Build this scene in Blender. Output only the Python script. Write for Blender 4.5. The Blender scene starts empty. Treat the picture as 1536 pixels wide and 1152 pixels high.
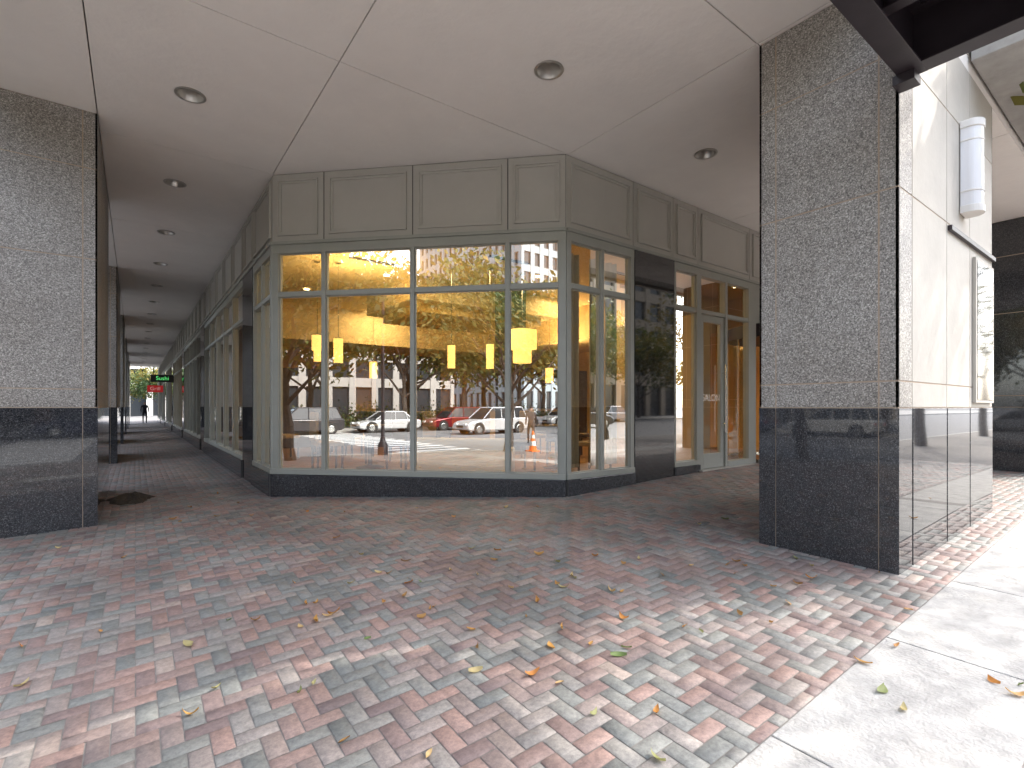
import bpy, bmesh, math, random
import numpy as np
from mathutils import Vector, Matrix
random.seed(7); rng=np.random.default_rng(7)
sc=bpy.context.scene
R=math.radians
# World axes: X runs along the right-hand street front, Y along the left-hand street front.
def V2(X,Y): return (.802*X+.5977*Y, -.5977*X+.802*Y)   # survey coords (across, ahead) -> street grid
def f(u): return float(np.interp(u,[-3,8],[-.267,.118]))
def g(v): return float(np.interp(v,[-3.5,0,2.42,5],[-.13,-.11,-.085,0]))
def G(u,v): return f(u)+g(v)
def RZ(u): return f(u)-.27

# ---------------------------------------------------------------- materials
def newmat(name):
    m=bpy.data.materials.new(name); m.use_nodes=True
    nt=m.node_tree; b=nt.nodes['Principled BSDF']; return m,nt,b
def plain(name,col,rough=.5,metal=0,noise=0,scale=8,bump=0,spec=.5,emis=None,es=0):
    m,nt,b=newmat(name); b.inputs['Roughness'].default_value=rough; b.inputs['Metallic'].default_value=metal
    b.inputs['Specular IOR Level'].default_value=spec
    b.inputs['Base Color'].default_value=(*col,1)
    if noise or bump:
        tc=nt.nodes.new('ShaderNodeTexCoord'); n=nt.nodes.new('ShaderNodeTexNoise'); n.inputs['Scale'].default_value=scale; n.inputs['Detail'].default_value=8
        n.inputs['Roughness'].default_value=.65
        nt.links.new(tc.outputs['Object'],n.inputs['Vector'])
        if noise:
            r=nt.nodes.new('ShaderNodeValToRGB'); r.color_ramp.elements[0].position=.3; r.color_ramp.elements[1].position=.7
            r.color_ramp.elements[0].color=(*[c*(1-noise) for c in col],1); r.color_ramp.elements[1].color=(*[min(1,c*(1+noise)) for c in col],1)
            nt.links.new(n.outputs['Fac'],r.inputs['Fac']); nt.links.new(r.outputs['Color'],b.inputs['Base Color'])
        if bump:
            n2=nt.nodes.new('ShaderNodeTexNoise'); n2.inputs['Scale'].default_value=scale*8; n2.inputs['Detail'].default_value=4
            nt.links.new(tc.outputs['Object'],n2.inputs['Vector'])
            bp=nt.nodes.new('ShaderNodeBump'); bp.inputs['Strength'].default_value=bump; bp.inputs['Distance'].default_value=.01
            nt.links.new(n2.outputs['Fac'],bp.inputs['Height']); nt.links.new(bp.outputs['Normal'],b.inputs['Normal'])
    if emis: b.inputs['Emission Color'].default_value=(*emis,1); b.inputs['Emission Strength'].default_value=es
    return m
def granite(name,stops,scale,rough,bump=0,spec=.5):
    m,nt,b=newmat(name); tc=nt.nodes.new('ShaderNodeTexCoord')
    v=nt.nodes.new('ShaderNodeTexVoronoi'); v.inputs['Scale'].default_value=scale
    n=nt.nodes.new('ShaderNodeTexNoise'); n.inputs['Scale'].default_value=scale*.55; n.inputs['Detail'].default_value=6; n.inputs['Roughness'].default_value=.7
    big=nt.nodes.new('ShaderNodeTexNoise'); big.inputs['Scale'].default_value=1.6; big.inputs['Detail'].default_value=3
    for x in (v,n,big): nt.links.new(tc.outputs['Object'],x.inputs['Vector'])
    sep=nt.nodes.new('ShaderNodeSeparateColor'); nt.links.new(v.outputs['Color'],sep.inputs['Color'])
    mx=nt.nodes.new('ShaderNodeMath'); mx.operation='MULTIPLY_ADD'; mx.inputs[1].default_value=.65
    mm=nt.nodes.new('ShaderNodeMath'); mm.operation='MULTIPLY_ADD'; mm.inputs[1].default_value=.9; mm.inputs[2].default_value=-.27
    nt.links.new(n.outputs['Fac'],mm.inputs[0]); nt.links.new(sep.outputs['Red'],mx.inputs[0]); nt.links.new(mm.outputs[0],mx.inputs[2])
    r=nt.nodes.new('ShaderNodeValToRGB'); cr=r.color_ramp
    cr.elements[0].position=stops[0][0]; cr.elements[0].color=(*stops[0][1],1); cr.elements[1].position=stops[-1][0]; cr.elements[1].color=(*stops[-1][1],1)
    for p,c in stops[1:-1]: e=cr.elements.new(p); e.color=(*c,1)
    nt.links.new(mx.outputs[0],r.inputs['Fac'])
    mix=nt.nodes.new('ShaderNodeMix'); mix.data_type='RGBA'; mix.blend_type='MULTIPLY'; mix.inputs['Factor'].default_value=1
    r2=nt.nodes.new('ShaderNodeValToRGB'); r2.color_ramp.elements[0].position=.3; r2.color_ramp.elements[0].color=(.82,.8,.78,1); r2.color_ramp.elements[1].position=.7; r2.color_ramp.elements[1].color=(1,1,1,1)
    nt.links.new(big.outputs['Fac'],r2.inputs['Fac']); nt.links.new(r.outputs['Color'],mix.inputs['A']); nt.links.new(r2.outputs['Color'],mix.inputs['B'])
    nt.links.new(mix.outputs['Result'],b.inputs['Base Color'])
    b.inputs['Roughness'].default_value=rough; b.inputs['Specular IOR Level'].default_value=spec
    if bump:
        bp=nt.nodes.new('ShaderNodeBump'); bp.inputs['Strength'].default_value=bump; bp.inputs['Distance'].default_value=.004
        nt.links.new(mx.outputs[0],bp.inputs['Height']); nt.links.new(bp.outputs['Normal'],b.inputs['Normal'])
    return m
M={}
M['granite']=granite('speckled_granite',[(0,(.05,.047,.044)),(.22,(.16,.15,.136)),(.5,(.29,.272,.248)),(.75,(.43,.405,.37)),(.97,(.80,.77,.72))],120,.5,.2)
M['polished']=granite('polished_dark_granite',[(0,(.010,.011,.013)),(.35,(.026,.028,.032)),(.7,(.058,.061,.068)),(.95,(.2,.2,.21))],150,.03,0,.7)
M['polished_black']=granite('polished_black_granite',[(0,(.006,.006,.007)),(.6,(.018,.018,.02)),(.95,(.06,.06,.065))],150,.03,0,.75)
M['sealant']=plain('joint_sealant',(.40,.31,.23),.8)
M['soffit']=plain('stucco_soffit',(.87,.835,.785),.9,0,.035,1.4,.5)
M['joint']=plain('shadow_joint',(.10,.095,.09),.9)
M['frame']=plain('painted_window_frame',(.34,.345,.305),.42,0,.06,3)
M['panel']=plain('painted_spandrel_panel',(.46,.445,.40),.45,0,.05,2)
M['beige']=plain('cast_stone',(.50,.47,.415),.65,0,.07,2.5,.15)
M['steel']=plain('dark_bronze_steel',(.028,.022,.027),.45,0,.2,4,.05)
M['chrome']=plain('brushed_chrome',(.7,.69,.66),.22,1)
M['alu']=plain('satin_aluminium',(.58,.56,.52),.35,.85)
M['dark']=plain('dark_void',(.015,.015,.015),.7)
M['bulb']=plain('frosted_lens',(.75,.72,.66),.35)
M['white']=plain('white_plaster',(.78,.76,.72),.7)
M['acryl']=plain('white_acrylic',(.80,.80,.81),.3)
M['yellow']=plain('ochre_plaster',(.74,.50,.18),.8,0,.08,1.5)
M['cream']=plain('cream_plaster',(.78,.60,.33),.8,0,.04,1.5)
M['wood']=plain('oak_floor',(.32,.17,.07),.35,0,.25,5)
M['darkwood']=plain('dark_wood',(.06,.035,.025),.4,0,.3,8)
M['fabric']=plain('beige_upholstery',(.42,.33,.22),.85,0,.1,20)
M['linen']=plain('white_linen',(.8,.78,.74),.85)
M['lampshade']=plain('lit_lampshade',(.9,.7,.35),.6,emis=(1,.58,.14),es=3.2)
M['lampcore']=plain('lit_bulb',(1,.9,.7),.6,emis=(1,.8,.45),es=14)
M['asphalt']=plain('worn_grey_asphalt',(.15,.15,.152),.85,0,.2,1.2,.4)
M['marking']=plain('road_paint',(.7,.7,.68),.7,0,.12,4)
M['concrete']=plain('sidewalk_concrete',(.35,.34,.32),.85,0,.24,7,.8)
M['kerb']=plain('kerb_stone',(.34,.33,.31),.8,0,.15,5,.3)
M['sand']=plain('joint_sand',(.21,.195,.18),.95,0,.2,9)
M['tyre']=plain('tyre_rubber',(.02,.02,.02),.8)
M['carglass']=plain('car_glass',(.03,.035,.04),.05)
M['bark']=plain('bark',(.10,.08,.065),.9,0,.3,12,.5)
M['orange']=plain('orange_plastic',(.85,.18,.03),.5)
M['mulch']=plain('mulch',(.05,.04,.03),.95,0,.5,40,.8)
M['skin']=plain('skin',(.5,.32,.24),.6)
M['coat']=plain('dark_cloth',(.03,.03,.04),.85)
M['hair']=plain('hair',(.03,.02,.015),.7)
M['tail']=plain('tail_lamp',(.5,.01,.01),.3)
# glass
def glassmat(name,base,tint):
    m=bpy.data.materials.new(name); m.use_nodes=True; nt=m.node_tree; nt.nodes.clear()
    o=nt.nodes.new('ShaderNodeOutputMaterial'); mx=nt.nodes.new('ShaderNodeMixShader'); t=nt.nodes.new('ShaderNodeBsdfTransparent'); gl=nt.nodes.new('ShaderNodeBsdfGlossy')
    t.inputs['Color'].default_value=(*tint,1); gl.inputs['Roughness'].default_value=0; gl.inputs['Color'].default_value=(.95,.97,.95,1)
    fr=nt.nodes.new('ShaderNodeFresnel'); fr.inputs['IOR'].default_value=1.5
    a=nt.nodes.new('ShaderNodeMath'); a.operation='ADD'; a.use_clamp=True; a.inputs[1].default_value=base
    nt.links.new(fr.outputs[0],a.inputs[0]); nt.links.new(a.outputs[0],mx.inputs[0]); nt.links.new(t.outputs[0],mx.inputs[1]); nt.links.new(gl.outputs[0],mx.inputs[2]); nt.links.new(mx.outputs[0],o.inputs['Surface'])
    return m
M['glass']=glassmat('coated_window_glass',.46,(.84,.87,.83))
M['doorglass']=glassmat('clear_door_glass',.12,(.95,.96,.94))
M['curtain']=plain('sheer_curtain',(.60,.62,.60),.9)
# bricks
m,nt,b=newmat('paver_brick'); at=nt.nodes.new('ShaderNodeAttribute'); at.attribute_name='tint'
r=nt.nodes.new('ShaderNodeValToRGB'); cr=r.color_ramp; cr.interpolation='LINEAR'
cr.elements[0].position=0; cr.elements[0].color=(.130,.135,.128,1); cr.elements[1].position=1; cr.elements[1].color=(.29,.235,.20,1)
for p,c in [(.22,(.175,.175,.162)),(.42,(.22,.195,.178)),(.6,(.20,.152,.138)),(.8,(.245,.162,.138)),(.92,(.145,.108,.104))]:
    e=cr.elements.new(p); e.color=(*c,1)
tc=nt.nodes.new('ShaderNodeTexCoord'); n1=nt.nodes.new('ShaderNodeTexNoise'); n1.inputs['Scale'].default_value=42; n1.inputs['Detail'].default_value=8; n1.inputs['Roughness'].default_value=.78
n2=nt.nodes.new('ShaderNodeTexNoise'); n2.inputs['Scale'].default_value=1.1; n2.inputs['Detail'].default_value=6
for x in (n1,n2): nt.links.new(tc.outputs['Object'],x.inputs['Vector'])
ra=nt.nodes.new('ShaderNodeValToRGB'); ra.color_ramp.elements[0].position=.3; ra.color_ramp.elements[0].color=(.55,.55,.56,1); ra.color_ramp.elements[1].position=.7; ra.color_ramp.elements[1].color=(1.4,1.4,1.38,1)
rb=nt.nodes.new('ShaderNodeValToRGB'); rb.color_ramp.elements[0].position=.35; rb.color_ramp.elements[0].color=(.80,.80,.80,1); rb.color_ramp.elements[1].position=.65; rb.color_ramp.elements[1].color=(1.18,1.18,1.18,1)
nt.links.new(at.outputs['Fac'],r.inputs['Fac']); nt.links.new(n1.outputs['Fac'],ra.inputs['Fac']); nt.links.new(n2.outputs['Fac'],rb.inputs['Fac'])
ma=nt.nodes.new('ShaderNodeMix'); ma.data_type='RGBA'; ma.blend_type='MULTIPLY'; ma.inputs['Factor'].default_value=1
mb_=nt.nodes.new('ShaderNodeMix'); mb_.data_type='RGBA'; mb_.blend_type='MULTIPLY'; mb_.inputs['Factor'].default_value=1
nt.links.new(r.outputs['Color'],ma.inputs['A']); nt.links.new(ra.outputs['Color'],ma.inputs['B']); nt.links.new(ma.outputs['Result'],mb_.inputs['A']); nt.links.new(rb.outputs['Color'],mb_.inputs['B'])
nt.links.new(mb_.outputs['Result'],b.inputs['Base Color']); b.inputs['Roughness'].default_value=.62
bp=nt.nodes.new('ShaderNodeBump'); bp.inputs['Strength'].default_value=.4; bp.inputs['Distance'].default_value=.004; nt.links.new(n1.outputs['Fac'],bp.inputs['Height']); nt.links.new(bp.outputs['Normal'],b.inputs['Normal'])
M['brick']=m
def leafmat(name,cols):
    m,nt,b=newmat(name); at=nt.nodes.new('ShaderNodeAttribute'); at.attribute_name='tint'
    r=nt.nodes.new('ShaderNodeValToRGB'); cr=r.color_ramp; cr.elements[0].color=(*cols[0],1); cr.elements[1].color=(*cols[-1],1)
    for i,c in enumerate(cols[1:-1]): e=cr.elements.new((i+1)/(len(cols)-1)); e.color=(*c,1)
    nt.links.new(at.outputs['Fac'],r.inputs['Fac']); nt.links.new(r.outputs['Color'],b.inputs['Base Color']); b.inputs['Roughness'].default_value=.6
    tr=nt.nodes.new('ShaderNodeBsdfTranslucent'); nt.links.new(r.outputs['Color'],tr.inputs['Color'])
    mx=nt.nodes.new('ShaderNodeMixShader'); mx.inputs[0].default_value=.35; o=nt.nodes['Material Output']
    nt.links.new(b.outputs[0],mx.inputs[1]); nt.links.new(tr.outputs[0],mx.inputs[2]); nt.links.new(mx.outputs[0],o.inputs['Surface']); return m
M['leafgold']=leafmat('autumn_foliage',[(.05,.08,.02),(.10,.13,.025),(.20,.17,.03),(.30,.20,.035)])
M['leafgreen']=leafmat('green_foliage',[(.03,.06,.018),(.055,.10,.028),(.09,.13,.035),(.16,.16,.04)])
M['fallen']=leafmat('fallen_leaf',[(.30,.16,.05),(.50,.27,.07),(.55,.22,.05),(.58,.45,.22),(.12,.2,.05)])

# ---------------------------------------------------------------- mesh builder
class MB:
    def __init__(s,name): s.name=name; s.v=[]; s.f=[]; s.mi=[]; s.mats=[]; s.tint=[]
    def m(s,mat):
        if mat not in s.mats: s.mats.append(mat)
        return s.mats.index(mat)
    def add(s,pts,faces,mat):
        b=len(s.v); s.v+= [tuple(p) for p in pts]; k=s.m(mat)
        for fc in faces: s.f.append([b+i for i in fc]); s.mi.append(k)
    def box(s,x0,x1,y0,y1,z0,z1,mat,F=None):
        P=[(x,y,z) for z in (z0,z1) for x,y in ((x0,y0),(x1,y0),(x1,y1),(x0,y1))]
        if F: P=[F(*p) for p in P]
        s.add(P,[(0,3,2,1),(4,5,6,7),(0,1,5,4),(1,2,6,5),(2,3,7,6),(3,0,4,7)],mat)
    def prism(s,poly,z0,z1,mat,F=None):
        n=len(poly); P=[(x,y,z0) for x,y in poly]+[(x,y,z1) for x,y in poly]
        if F: P=[F(*p) for p in P]
        s.add(P,[tuple(range(n))[::-1],tuple(range(n,2*n))]+[(i,(i+1)%n,n+(i+1)%n,n+i) for i in range(n)],mat)
    def cyl(s,cx,cy,r,z0,z1,mat,n=20,r1=None):
        r1=r if r1 is None else r1
        P=[(cx+r*math.cos(a),cy+r*math.sin(a),z0) for a in [2*math.pi*i/n for i in range(n)]]+[(cx+r1*math.cos(a),cy+r1*math.sin(a),z1) for a in [2*math.pi*i/n for i in range(n)]]
        s.add(P,[tuple(range(n))[::-1],tuple(range(n,2*n))]+[(i,(i+1)%n,n+(i+1)%n,n+i) for i in range(n)],mat)
    def tube(s,p0,p1,r0,r1,mat,n=6,cap=True):
        p0=Vector(p0);p1=Vector(p1); d=(p1-p0).normalized(); a=d.orthogonal().normalized(); c=d.cross(a)
        P=[p0+r0*(a*math.cos(t)+c*math.sin(t)) for t in [2*math.pi*i/n for i in range(n)]]+[p1+r1*(a*math.cos(t)+c*math.sin(t)) for t in [2*math.pi*i/n for i in range(n)]]
        fs=[(i,(i+1)%n,n+(i+1)%n,n+i) for i in range(n)]
        if cap: fs+=[tuple(range(n))[::-1],tuple(range(n,2*n))]
        s.add(P,fs,mat)
    def lathe(s,cx,cy,prof,mat,n=24):
        P=[];F=[]
        for r,z in prof: P+=[(cx+r*math.cos(2*math.pi*i/n),cy+r*math.sin(2*math.pi*i/n),z) for i in range(n)]
        for k in range(len(prof)-1): F+=[(k*n+i,k*n+(i+1)%n,(k+1)*n+(i+1)%n,(k+1)*n+i) for i in range(n)]
        s.add(P,F,mat)
    def done(s,parent=None,bevel=0,smooth=False,recalc=True,loc=None,rotz=0):
        me=bpy.data.meshes.new(s.name); me.from_pydata(s.v,[],s.f)
        for k in s.mats: me.materials.append(M[k] if isinstance(k,str) else k)
        me.polygons.foreach_set('material_index',s.mi)
        if recalc:
            bm=bmesh.new(); bm.from_mesh(me); bmesh.ops.recalc_face_normals(bm,faces=bm.faces); bm.to_mesh(me); bm.free()
        if smooth: me.polygons.foreach_set('use_smooth',[True]*len(me.polygons))
        me.update(); o=bpy.data.objects.new(s.name,me); sc.collection.objects.link(o)
        if smooth:
            try:
                me.set_sharp_from_angle(angle=R(35))
            except Exception: pass
        if bevel:
            md=o.modifiers.new('bevel','BEVEL'); md.width=bevel; md.segments=2; md.limit_method='ANGLE'; md.angle_limit=R(40)
        if parent: o.parent=parent
        if loc: o.location=loc
        o.rotation_euler[2]=rotz
        return o
def empty(name,loc=(0,0,0)):
    e=bpy.data.objects.new(name,None); e.empty_display_size=.3; sc.collection.objects.link(e); e.location=loc; return e
def frameF(O,d,n):
    return lambda s,t,z:(O[0]+d[0]*s+n[0]*t, O[1]+d[1]*s+n[1]*t, z)

CZ=4.595
# ---------------------------------------------------------------- ground
def sheet(name,us,vs,zf,mat):
    mb=MB(name); P=[(u,v,zf(u,v)) for u in us for v in vs]; n=len(vs)
    mb.add(P,[(i*n+j,(i+1)*n+j,(i+1)*n+j+1,i*n+j+1) for i in range(len(us)-1) for j in range(n-1)],mat)
    return mb
road=sheet('road',[-900,-3,8,900],[-900,900],lambda u,v:RZ(u),'asphalt').done()
sw=sheet('sidewalk',[-6,-3,8,80],[-3.5,0,2.42,5,75],lambda u,v:G(u,v)-.008,'sand')
o=sw.done()
bm=bmesh.new(); bm.from_mesh(o.data)
bmesh.ops.bisect_plane(bm,geom=bm.verts[:]+bm.edges[:]+bm.faces[:],plane_co=(-6,0,0),plane_no=(-1,-1,0),clear_outer=True); bm.to_mesh(o.data); bm.free()
# kerb
kb=MB('kerb')
path=[(80,-3.5),(8,-3.5),(-2.5,-3.5),(-6,0),(-6,75)]
def seg(mb,a,b,w,z0f,z1f,mat,step=1.8,gap=.006):
    L=math.dist(a,b); n=max(1,round(L/step)); dx=((b[0]-a[0])/L,(b[1]-a[1])/L); nn=(-dx[1],dx[0])
    for i in range(n):
        s0=L*i/n+gap; s1=L*(i+1)/n-gap; pts=[]
        for s,t in ((s0,0),(s1,0),(s1,w),(s0,w)):
            pts.append((a[0]+dx[0]*s+nn[0]*t,a[1]+dx[1]*s+nn[1]*t))
        P=[(x,y,z0f(x,y)) for x,y in pts]+[(x,y,z1f(x,y)) for x,y in pts]
        mb.add(P,[(3,2,1,0),(4,5,6,7),(0,1,5,4),(1,2,6,5),(2,3,7,6),(3,0,4,7)],mat)
for a,b in zip(path[:-1],path[1:]): seg(kb,a,b,.16,lambda x,y:RZ(x)-.1,lambda x,y:G(max(-6,x),max(-3.5,y))+.002,'kerb')
kb.done(bevel=.015)
# herringbone brick paving
def bricks():
    w=.086; rects=[]
    def region(u,v):
        if u+v<-5.7 or u<-5.8 or v<-3.3: return False
        if u>2.2 and v>5.6 and u+v>10.4: return False
        if u<=14 and v<=14: return True
        if v>14 and v<58 and -1.6<u<1.9: return True
        if u>14 and u<30 and 1<v<5.3: return True
        return False
    for i in range(int(-6/w),int(30.2/w)):
        for j in range(int(-3.5/w),int(58.2/w)):
            k=(i-j)%4
            if k==0: a=(i*w,(i+2)*w,j*w,(j+1)*w)
            elif k==3: a=(i*w,(i+1)*w,j*w,(j+2)*w)
            else: continue
            if region((a[0]+a[1])/2,(a[2]+a[3])/2): rects.append(a)
    out=[]
    for (u0,u1,v0,v1) in rects:
        if v1<=.38 or v0>=1.06: out.append((u0,u1,v0,v1)); continue
        if v0<.38-.02: out.append((u0,u1,v0,.38))
        if v1>1.06+.02: out.append((u0,u1,1.06,v1))
    n=len(out); A=np.array(out); gp=.0026; c=.0045
    fu=np.interp; 
    def Gz(u,v): return fu(u,[-3,8],[-.267,.118])+fu(v,[-3.5,0,2.42,5],[-.13,-.11,-.085,0])
    u0=A[:,0]+gp;u1=A[:,1]-gp;v0=A[:,2]+gp;v1=A[:,3]-gp
    jz=rng.normal(0,.0009,n); tx=rng.normal(0,.006,n); ty=rng.normal(0,.006,n); cu=(u0+u1)/2; cv=(v0+v1)/2
    vs=np.zeros((n,8,3))
    for k,(a,b) in enumerate([(u0,v0),(u1,v0),(u1,v1),(u0,v1)]):
        vs[:,k,0]=a; vs[:,k,1]=b; vs[:,k,2]=Gz(a,b)-.0045
    for k,(a,b) in enumerate([(u0+c,v0+c),(u1-c,v0+c),(u1-c,v1-c),(u0+c,v1-c)]):
        vs[:,4+k,0]=a; vs[:,4+k,1]=b; vs[:,4+k,2]=Gz(a,b)+jz+tx*(a-cu)+ty*(b-cv)
    fb=np.array([(4,5,6,7),(0,1,5,4),(1,2,6,5),(2,3,7,6),(3,0,4,7)])
    fs=(fb[None]+ (np.arange(n)*8)[:,None,None]).reshape(-1,4)
    me=bpy.data.meshes.new('brick_paving'); me.vertices.add(n*8); me.vertices.foreach_set('co',vs.reshape(-1))
    me.loops.add(fs.size); me.loops.foreach_set('vertex_index',fs.reshape(-1).astype(np.int32))
    me.polygons.add(len(fs)); me.polygons.foreach_set('loop_start',(np.arange(len(fs))*4).astype(np.int32)); me.polygons.foreach_set('loop_total',np.full(len(fs),4,dtype=np.int32))
    me.update(calc_edges=True)
    t=me.attributes.new('tint','FLOAT','POINT'); t.data.foreach_set('value',np.repeat(rng.random(n),8).astype(np.float32))
    me.materials.append(M['brick']); o=bpy.data.objects.new('brick_paving',me); sc.collection.objects.link(o); print('bricks',n)
bricks()
cw=MB('concrete_walk')
u=-1.9
while u<40:
    P=[(x,y,z) for z in (0,1) for x,y in ((u+.004,.384),(u+1.35-.004,.384),(u+1.35-.004,1.056),(u+.004,1.056))]
    P=[(x,y,G(x,y)+(-.05 if z==0 else .001)) for x,y,z in P]
    cw.add(P,[(0,3,2,1),(4,5,6,7),(0,1,5,4),(1,2,6,5),(2,3,7,6),(3,0,4,7)],'concrete'); u+=1.35
cw.done(bevel=.005)
# far pavements (other street corners)
for (a,b,c,d) in [(-90,-25,-90,-23.5),(-90,-25,-3.5,200),(-6,200,-90,-23.5)]:
    mb=MB('sidewalk'); mb.box(a,b,c,d,-.9,RZ(a)+.14 if a<-7 else RZ(8)+.14,'kerb'); mb.done(bevel=.02)
mk=MB('crosswalk_marking')
for i in range(17):
    u=-7-i*1.08; z=RZ(u)+.005; mk.add([(u,-1.5,z),(u-.5,-1.5,z),(u-.5,1.7,z),(u,1.7,z)],[(0,1,2,3)],'marking')
for i in range(16):
    v=-4.8-i*1.1; 
    mk.add([(u_,w_,RZ(u_)+.005) for u_,w_ in ((-4.6,v),(-3.0,v),(-3.0,v-.5),(-4.6,v-.5))],[(0,1,2,3)],'marking')
    mk.add([(u_,w_,RZ(u_)+.005) for u_,w_ in ((-3.0,v),(-1.6,v),(-1.6,v-.5),(-3.0,v-.5))],[(0,1,2,3)],'marking')
for u0 in (-15.6,-15.3):
    z=RZ(u0)+.005; mk.add([(u0,4,z),(u0+.12,4,z),(u0+.12,60,z),(u0,60,z)],[(0,1,2,3)],'marking'); mk.add([(u0,-80,z),(u0+.12,-80,z),(u0+.12,-25,z),(u0,-25,z)],[(0,1,2,3)],'marking')
mk.done(recalc=False)

# ---------------------------------------------------------------- building
B=empty('corner_commercial_building')
r2=1/math.sqrt(2)
Apt=(4.63,5.0); Bpt=(1.61,8.02)
FC=frameF(Bpt,(r2,-r2),(-r2,-r2)); LC=math.dist(Apt,Bpt)
FR=frameF(Apt,(1,0),(0,-1)); FL=frameF(Bpt,(0,1),(-1,0))
fr=MB('window_frames'); sp=MB('spandrel_panels'); gb=MB('granite_plinth_and_piers'); gl=MB('window_glass')
def pane(F,s0,s1,z0,z1,t=-.035,mat='glass'):
    # panes sit a hair out of true, as real glazing does
    a,b_=random.uniform(-.0015,.0015),random.uniform(-.002,.002)
    P=[F(s0,t-a,z0),F(s1,t+a,z0),F(s1,t+a+b_,z1),F(s0,t-a+b_,z1)]
    n=(Vector(P[1])-Vector(P[0])).cross(Vector(P[2])-Vector(P[1])); out=Vector(F(0,1,0))-Vector(F(0,0,0))
    gl.add(P,[(0,1,2,3) if n.dot(out)>0 else (3,2,1,0)],mat)
def spandrel(F,ss):
    sp.box(ss[0],ss[-1],-.25,-.014,3.56,CZ-.002,'joint',F)
    for a,b_ in zip(ss[:-1],ss[1:]):
        sp.box(a+.007,b_-.007,-.013,.0,3.60,CZ-.012,'panel',F)
        for ins,w,dep in ((.085,.028,.034),(.113,.03,.018)):
            x0,x1,z0,z1=a+ins,b_-ins,3.60+ins,CZ-.012-ins
            sp.box(x0,x1,.0,dep,z0,z0+w,'panel',F); sp.box(x0,x1,.0,dep,z1-w,z1,'panel',F)
            sp.box(x0,x0+w,.0,dep,z0+w,z1-w,'panel',F); sp.box(x1-w,x1,.0,dep,z0+w,z1-w,'panel',F)
    fr.box(ss[0],ss[-1],-.10,.045,3.555,3.598,'frame',F)
def window(F,ss,transom=2.80,end=.055,zb=.22):
    fr.box(ss[0],ss[-1],-.10,.022,3.43,3.553,'frame',F)
    fr.box(ss[0],ss[-1],-.10,.035,zb,zb+.075,'frame',F)
    W=[]
    for i,s in enumerate(ss):
        if i==0: a,b_=s,s+end
        elif i==len(ss)-1: a,b_=s-end,s
        else: a,b_=s-.03,s+.03
        fr.box(a,b_,-.10,.02,zb+.075,3.43,'frame',F); W.append((a,b_))
    for i in range(len(ss)-1):
        s0,s1=W[i][1],W[i+1][0]
        fr.box(s0,s1,-.09,.012,transom,transom+.065,'frame',F)
        pane(F,s0-.004,s1+.004,zb+.07,transom+.004); pane(F,s0-.004,s1+.004,transom+.06,3.434)
        # glazing beads
        for z0,z1 in ((zb+.075,transom),(transom+.065,3.43)):
            fr.box(s0,s0+.014,-.034,-.012,z0,z1,'frame',F); fr.box(s1-.014,s1,-.034,-.012,z0,z1,'frame',F)
            fr.box(s0+.014,s1-.014,-.034,-.012,z1-.014,z1,'frame',F); fr.box(s0+.014,s1-.014,-.034,-.012,z0,z0+.014,'frame',F)
def plinth(F,ss):
    for a,b_ in zip(ss[:-1],ss[1:]): gb.box(a+.002,b_-.002,-.12,.055,-.6,.217,'polished',F)
    gb.box(ss[0],ss[-1],-.1,.048,-.6,.21,'joint',F)
def pier(F,a,b_,mat='polished_black'):
    gb.box(a+.004,b_-.004,-.14,.03,-.6,3.553,mat,F)
sC=[0,.80,2.13,3.48,LC]
spandrel(FC,sC); window(FC,sC,end=.10); plinth(FC,[0,2.13,3.48,LC])
# right front
spandrel(FR,[0,1.37,2.35,3.04,4.73,6.4,8.05,9.5,11,12.5,14,15.5,17,18.5,20,21.5,23,24.5])
window(FR,[0,.69,1.37],end=.08); plinth(FR,[0,.69,1.37]); pier(FR,1.37,2.35)
window(FR,[2.35,3.04]); plinth(FR,[2.35,3.04])
# door bay
fr.box(3.04,4.73,-.10,.022,3.43,3.553,'frame',FR)
for a in (3.04,3.86,4.66): fr.box(a,a+.07,-.10,.02,.0,3.43,'frame',FR)
fr.box(3.11,3.86,-.09,.012,2.80,2.865,'frame',FR); fr.box(3.93,4.66,-.09,.012,2.80,2.865,'frame',FR)
pane(FR,3.105,3.865,2.86,3.434); pane(FR,3.925,4.665,2.86,3.434); pane(FR,3.925,4.665,.22,2.804)
fr.box(3.93,4.66,-.10,.03,.0,.22,'frame',FR)
D=empty('glass_entrance_door'); D.parent=B
dd=MB('door_leaf')
dd.box(3.12,3.22,-.075,-.01,.13,2.79,'frame',FR); dd.box(3.75,3.85,-.075,-.01,.13,2.79,'frame',FR)
dd.box(3.22,3.75,-.075,-.01,.13,.38,'frame',FR); dd.box(3.22,3.75,-.075,-.01,2.67,2.79,'frame',FR)
dd.done(D,bevel=.004)
dh=MB('door_pull')
dh.tube(FR(3.80,.06,.75),FR(3.80,.06,1.95),.014,.014,'chrome',10); dh.tube(FR(3.80,-.01,.9),FR(3.80,.06,.9),.009,.009,'chrome',8); dh.tube(FR(3.80,-.01,1.8),FR(3.80,.06,1.8),.009,.009,'chrome',8)
dh.done(D,smooth=True)
cu=bpy.data.curves.new('door_lettering','FONT'); cu.body='SALON'; cu.size=.17; cu.extrude=.001; cu.align_x='CENTER'; cu.materials.append(M['white'])
t=bpy.data.objects.new('door_lettering',cu); sc.collection.objects.link(t); t.parent=D; t.location=(4.63+3.485,5.028,1.30); t.rotation_euler=(R(90),0,0)
pane(FR,3.215,3.755,.375,2.675,t=-.04)
th=MB('threshold'); th.box(3.0,4.8,-.2,.12,.02,.125,'alu',FR); th.done(D,bevel=.004)
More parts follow.
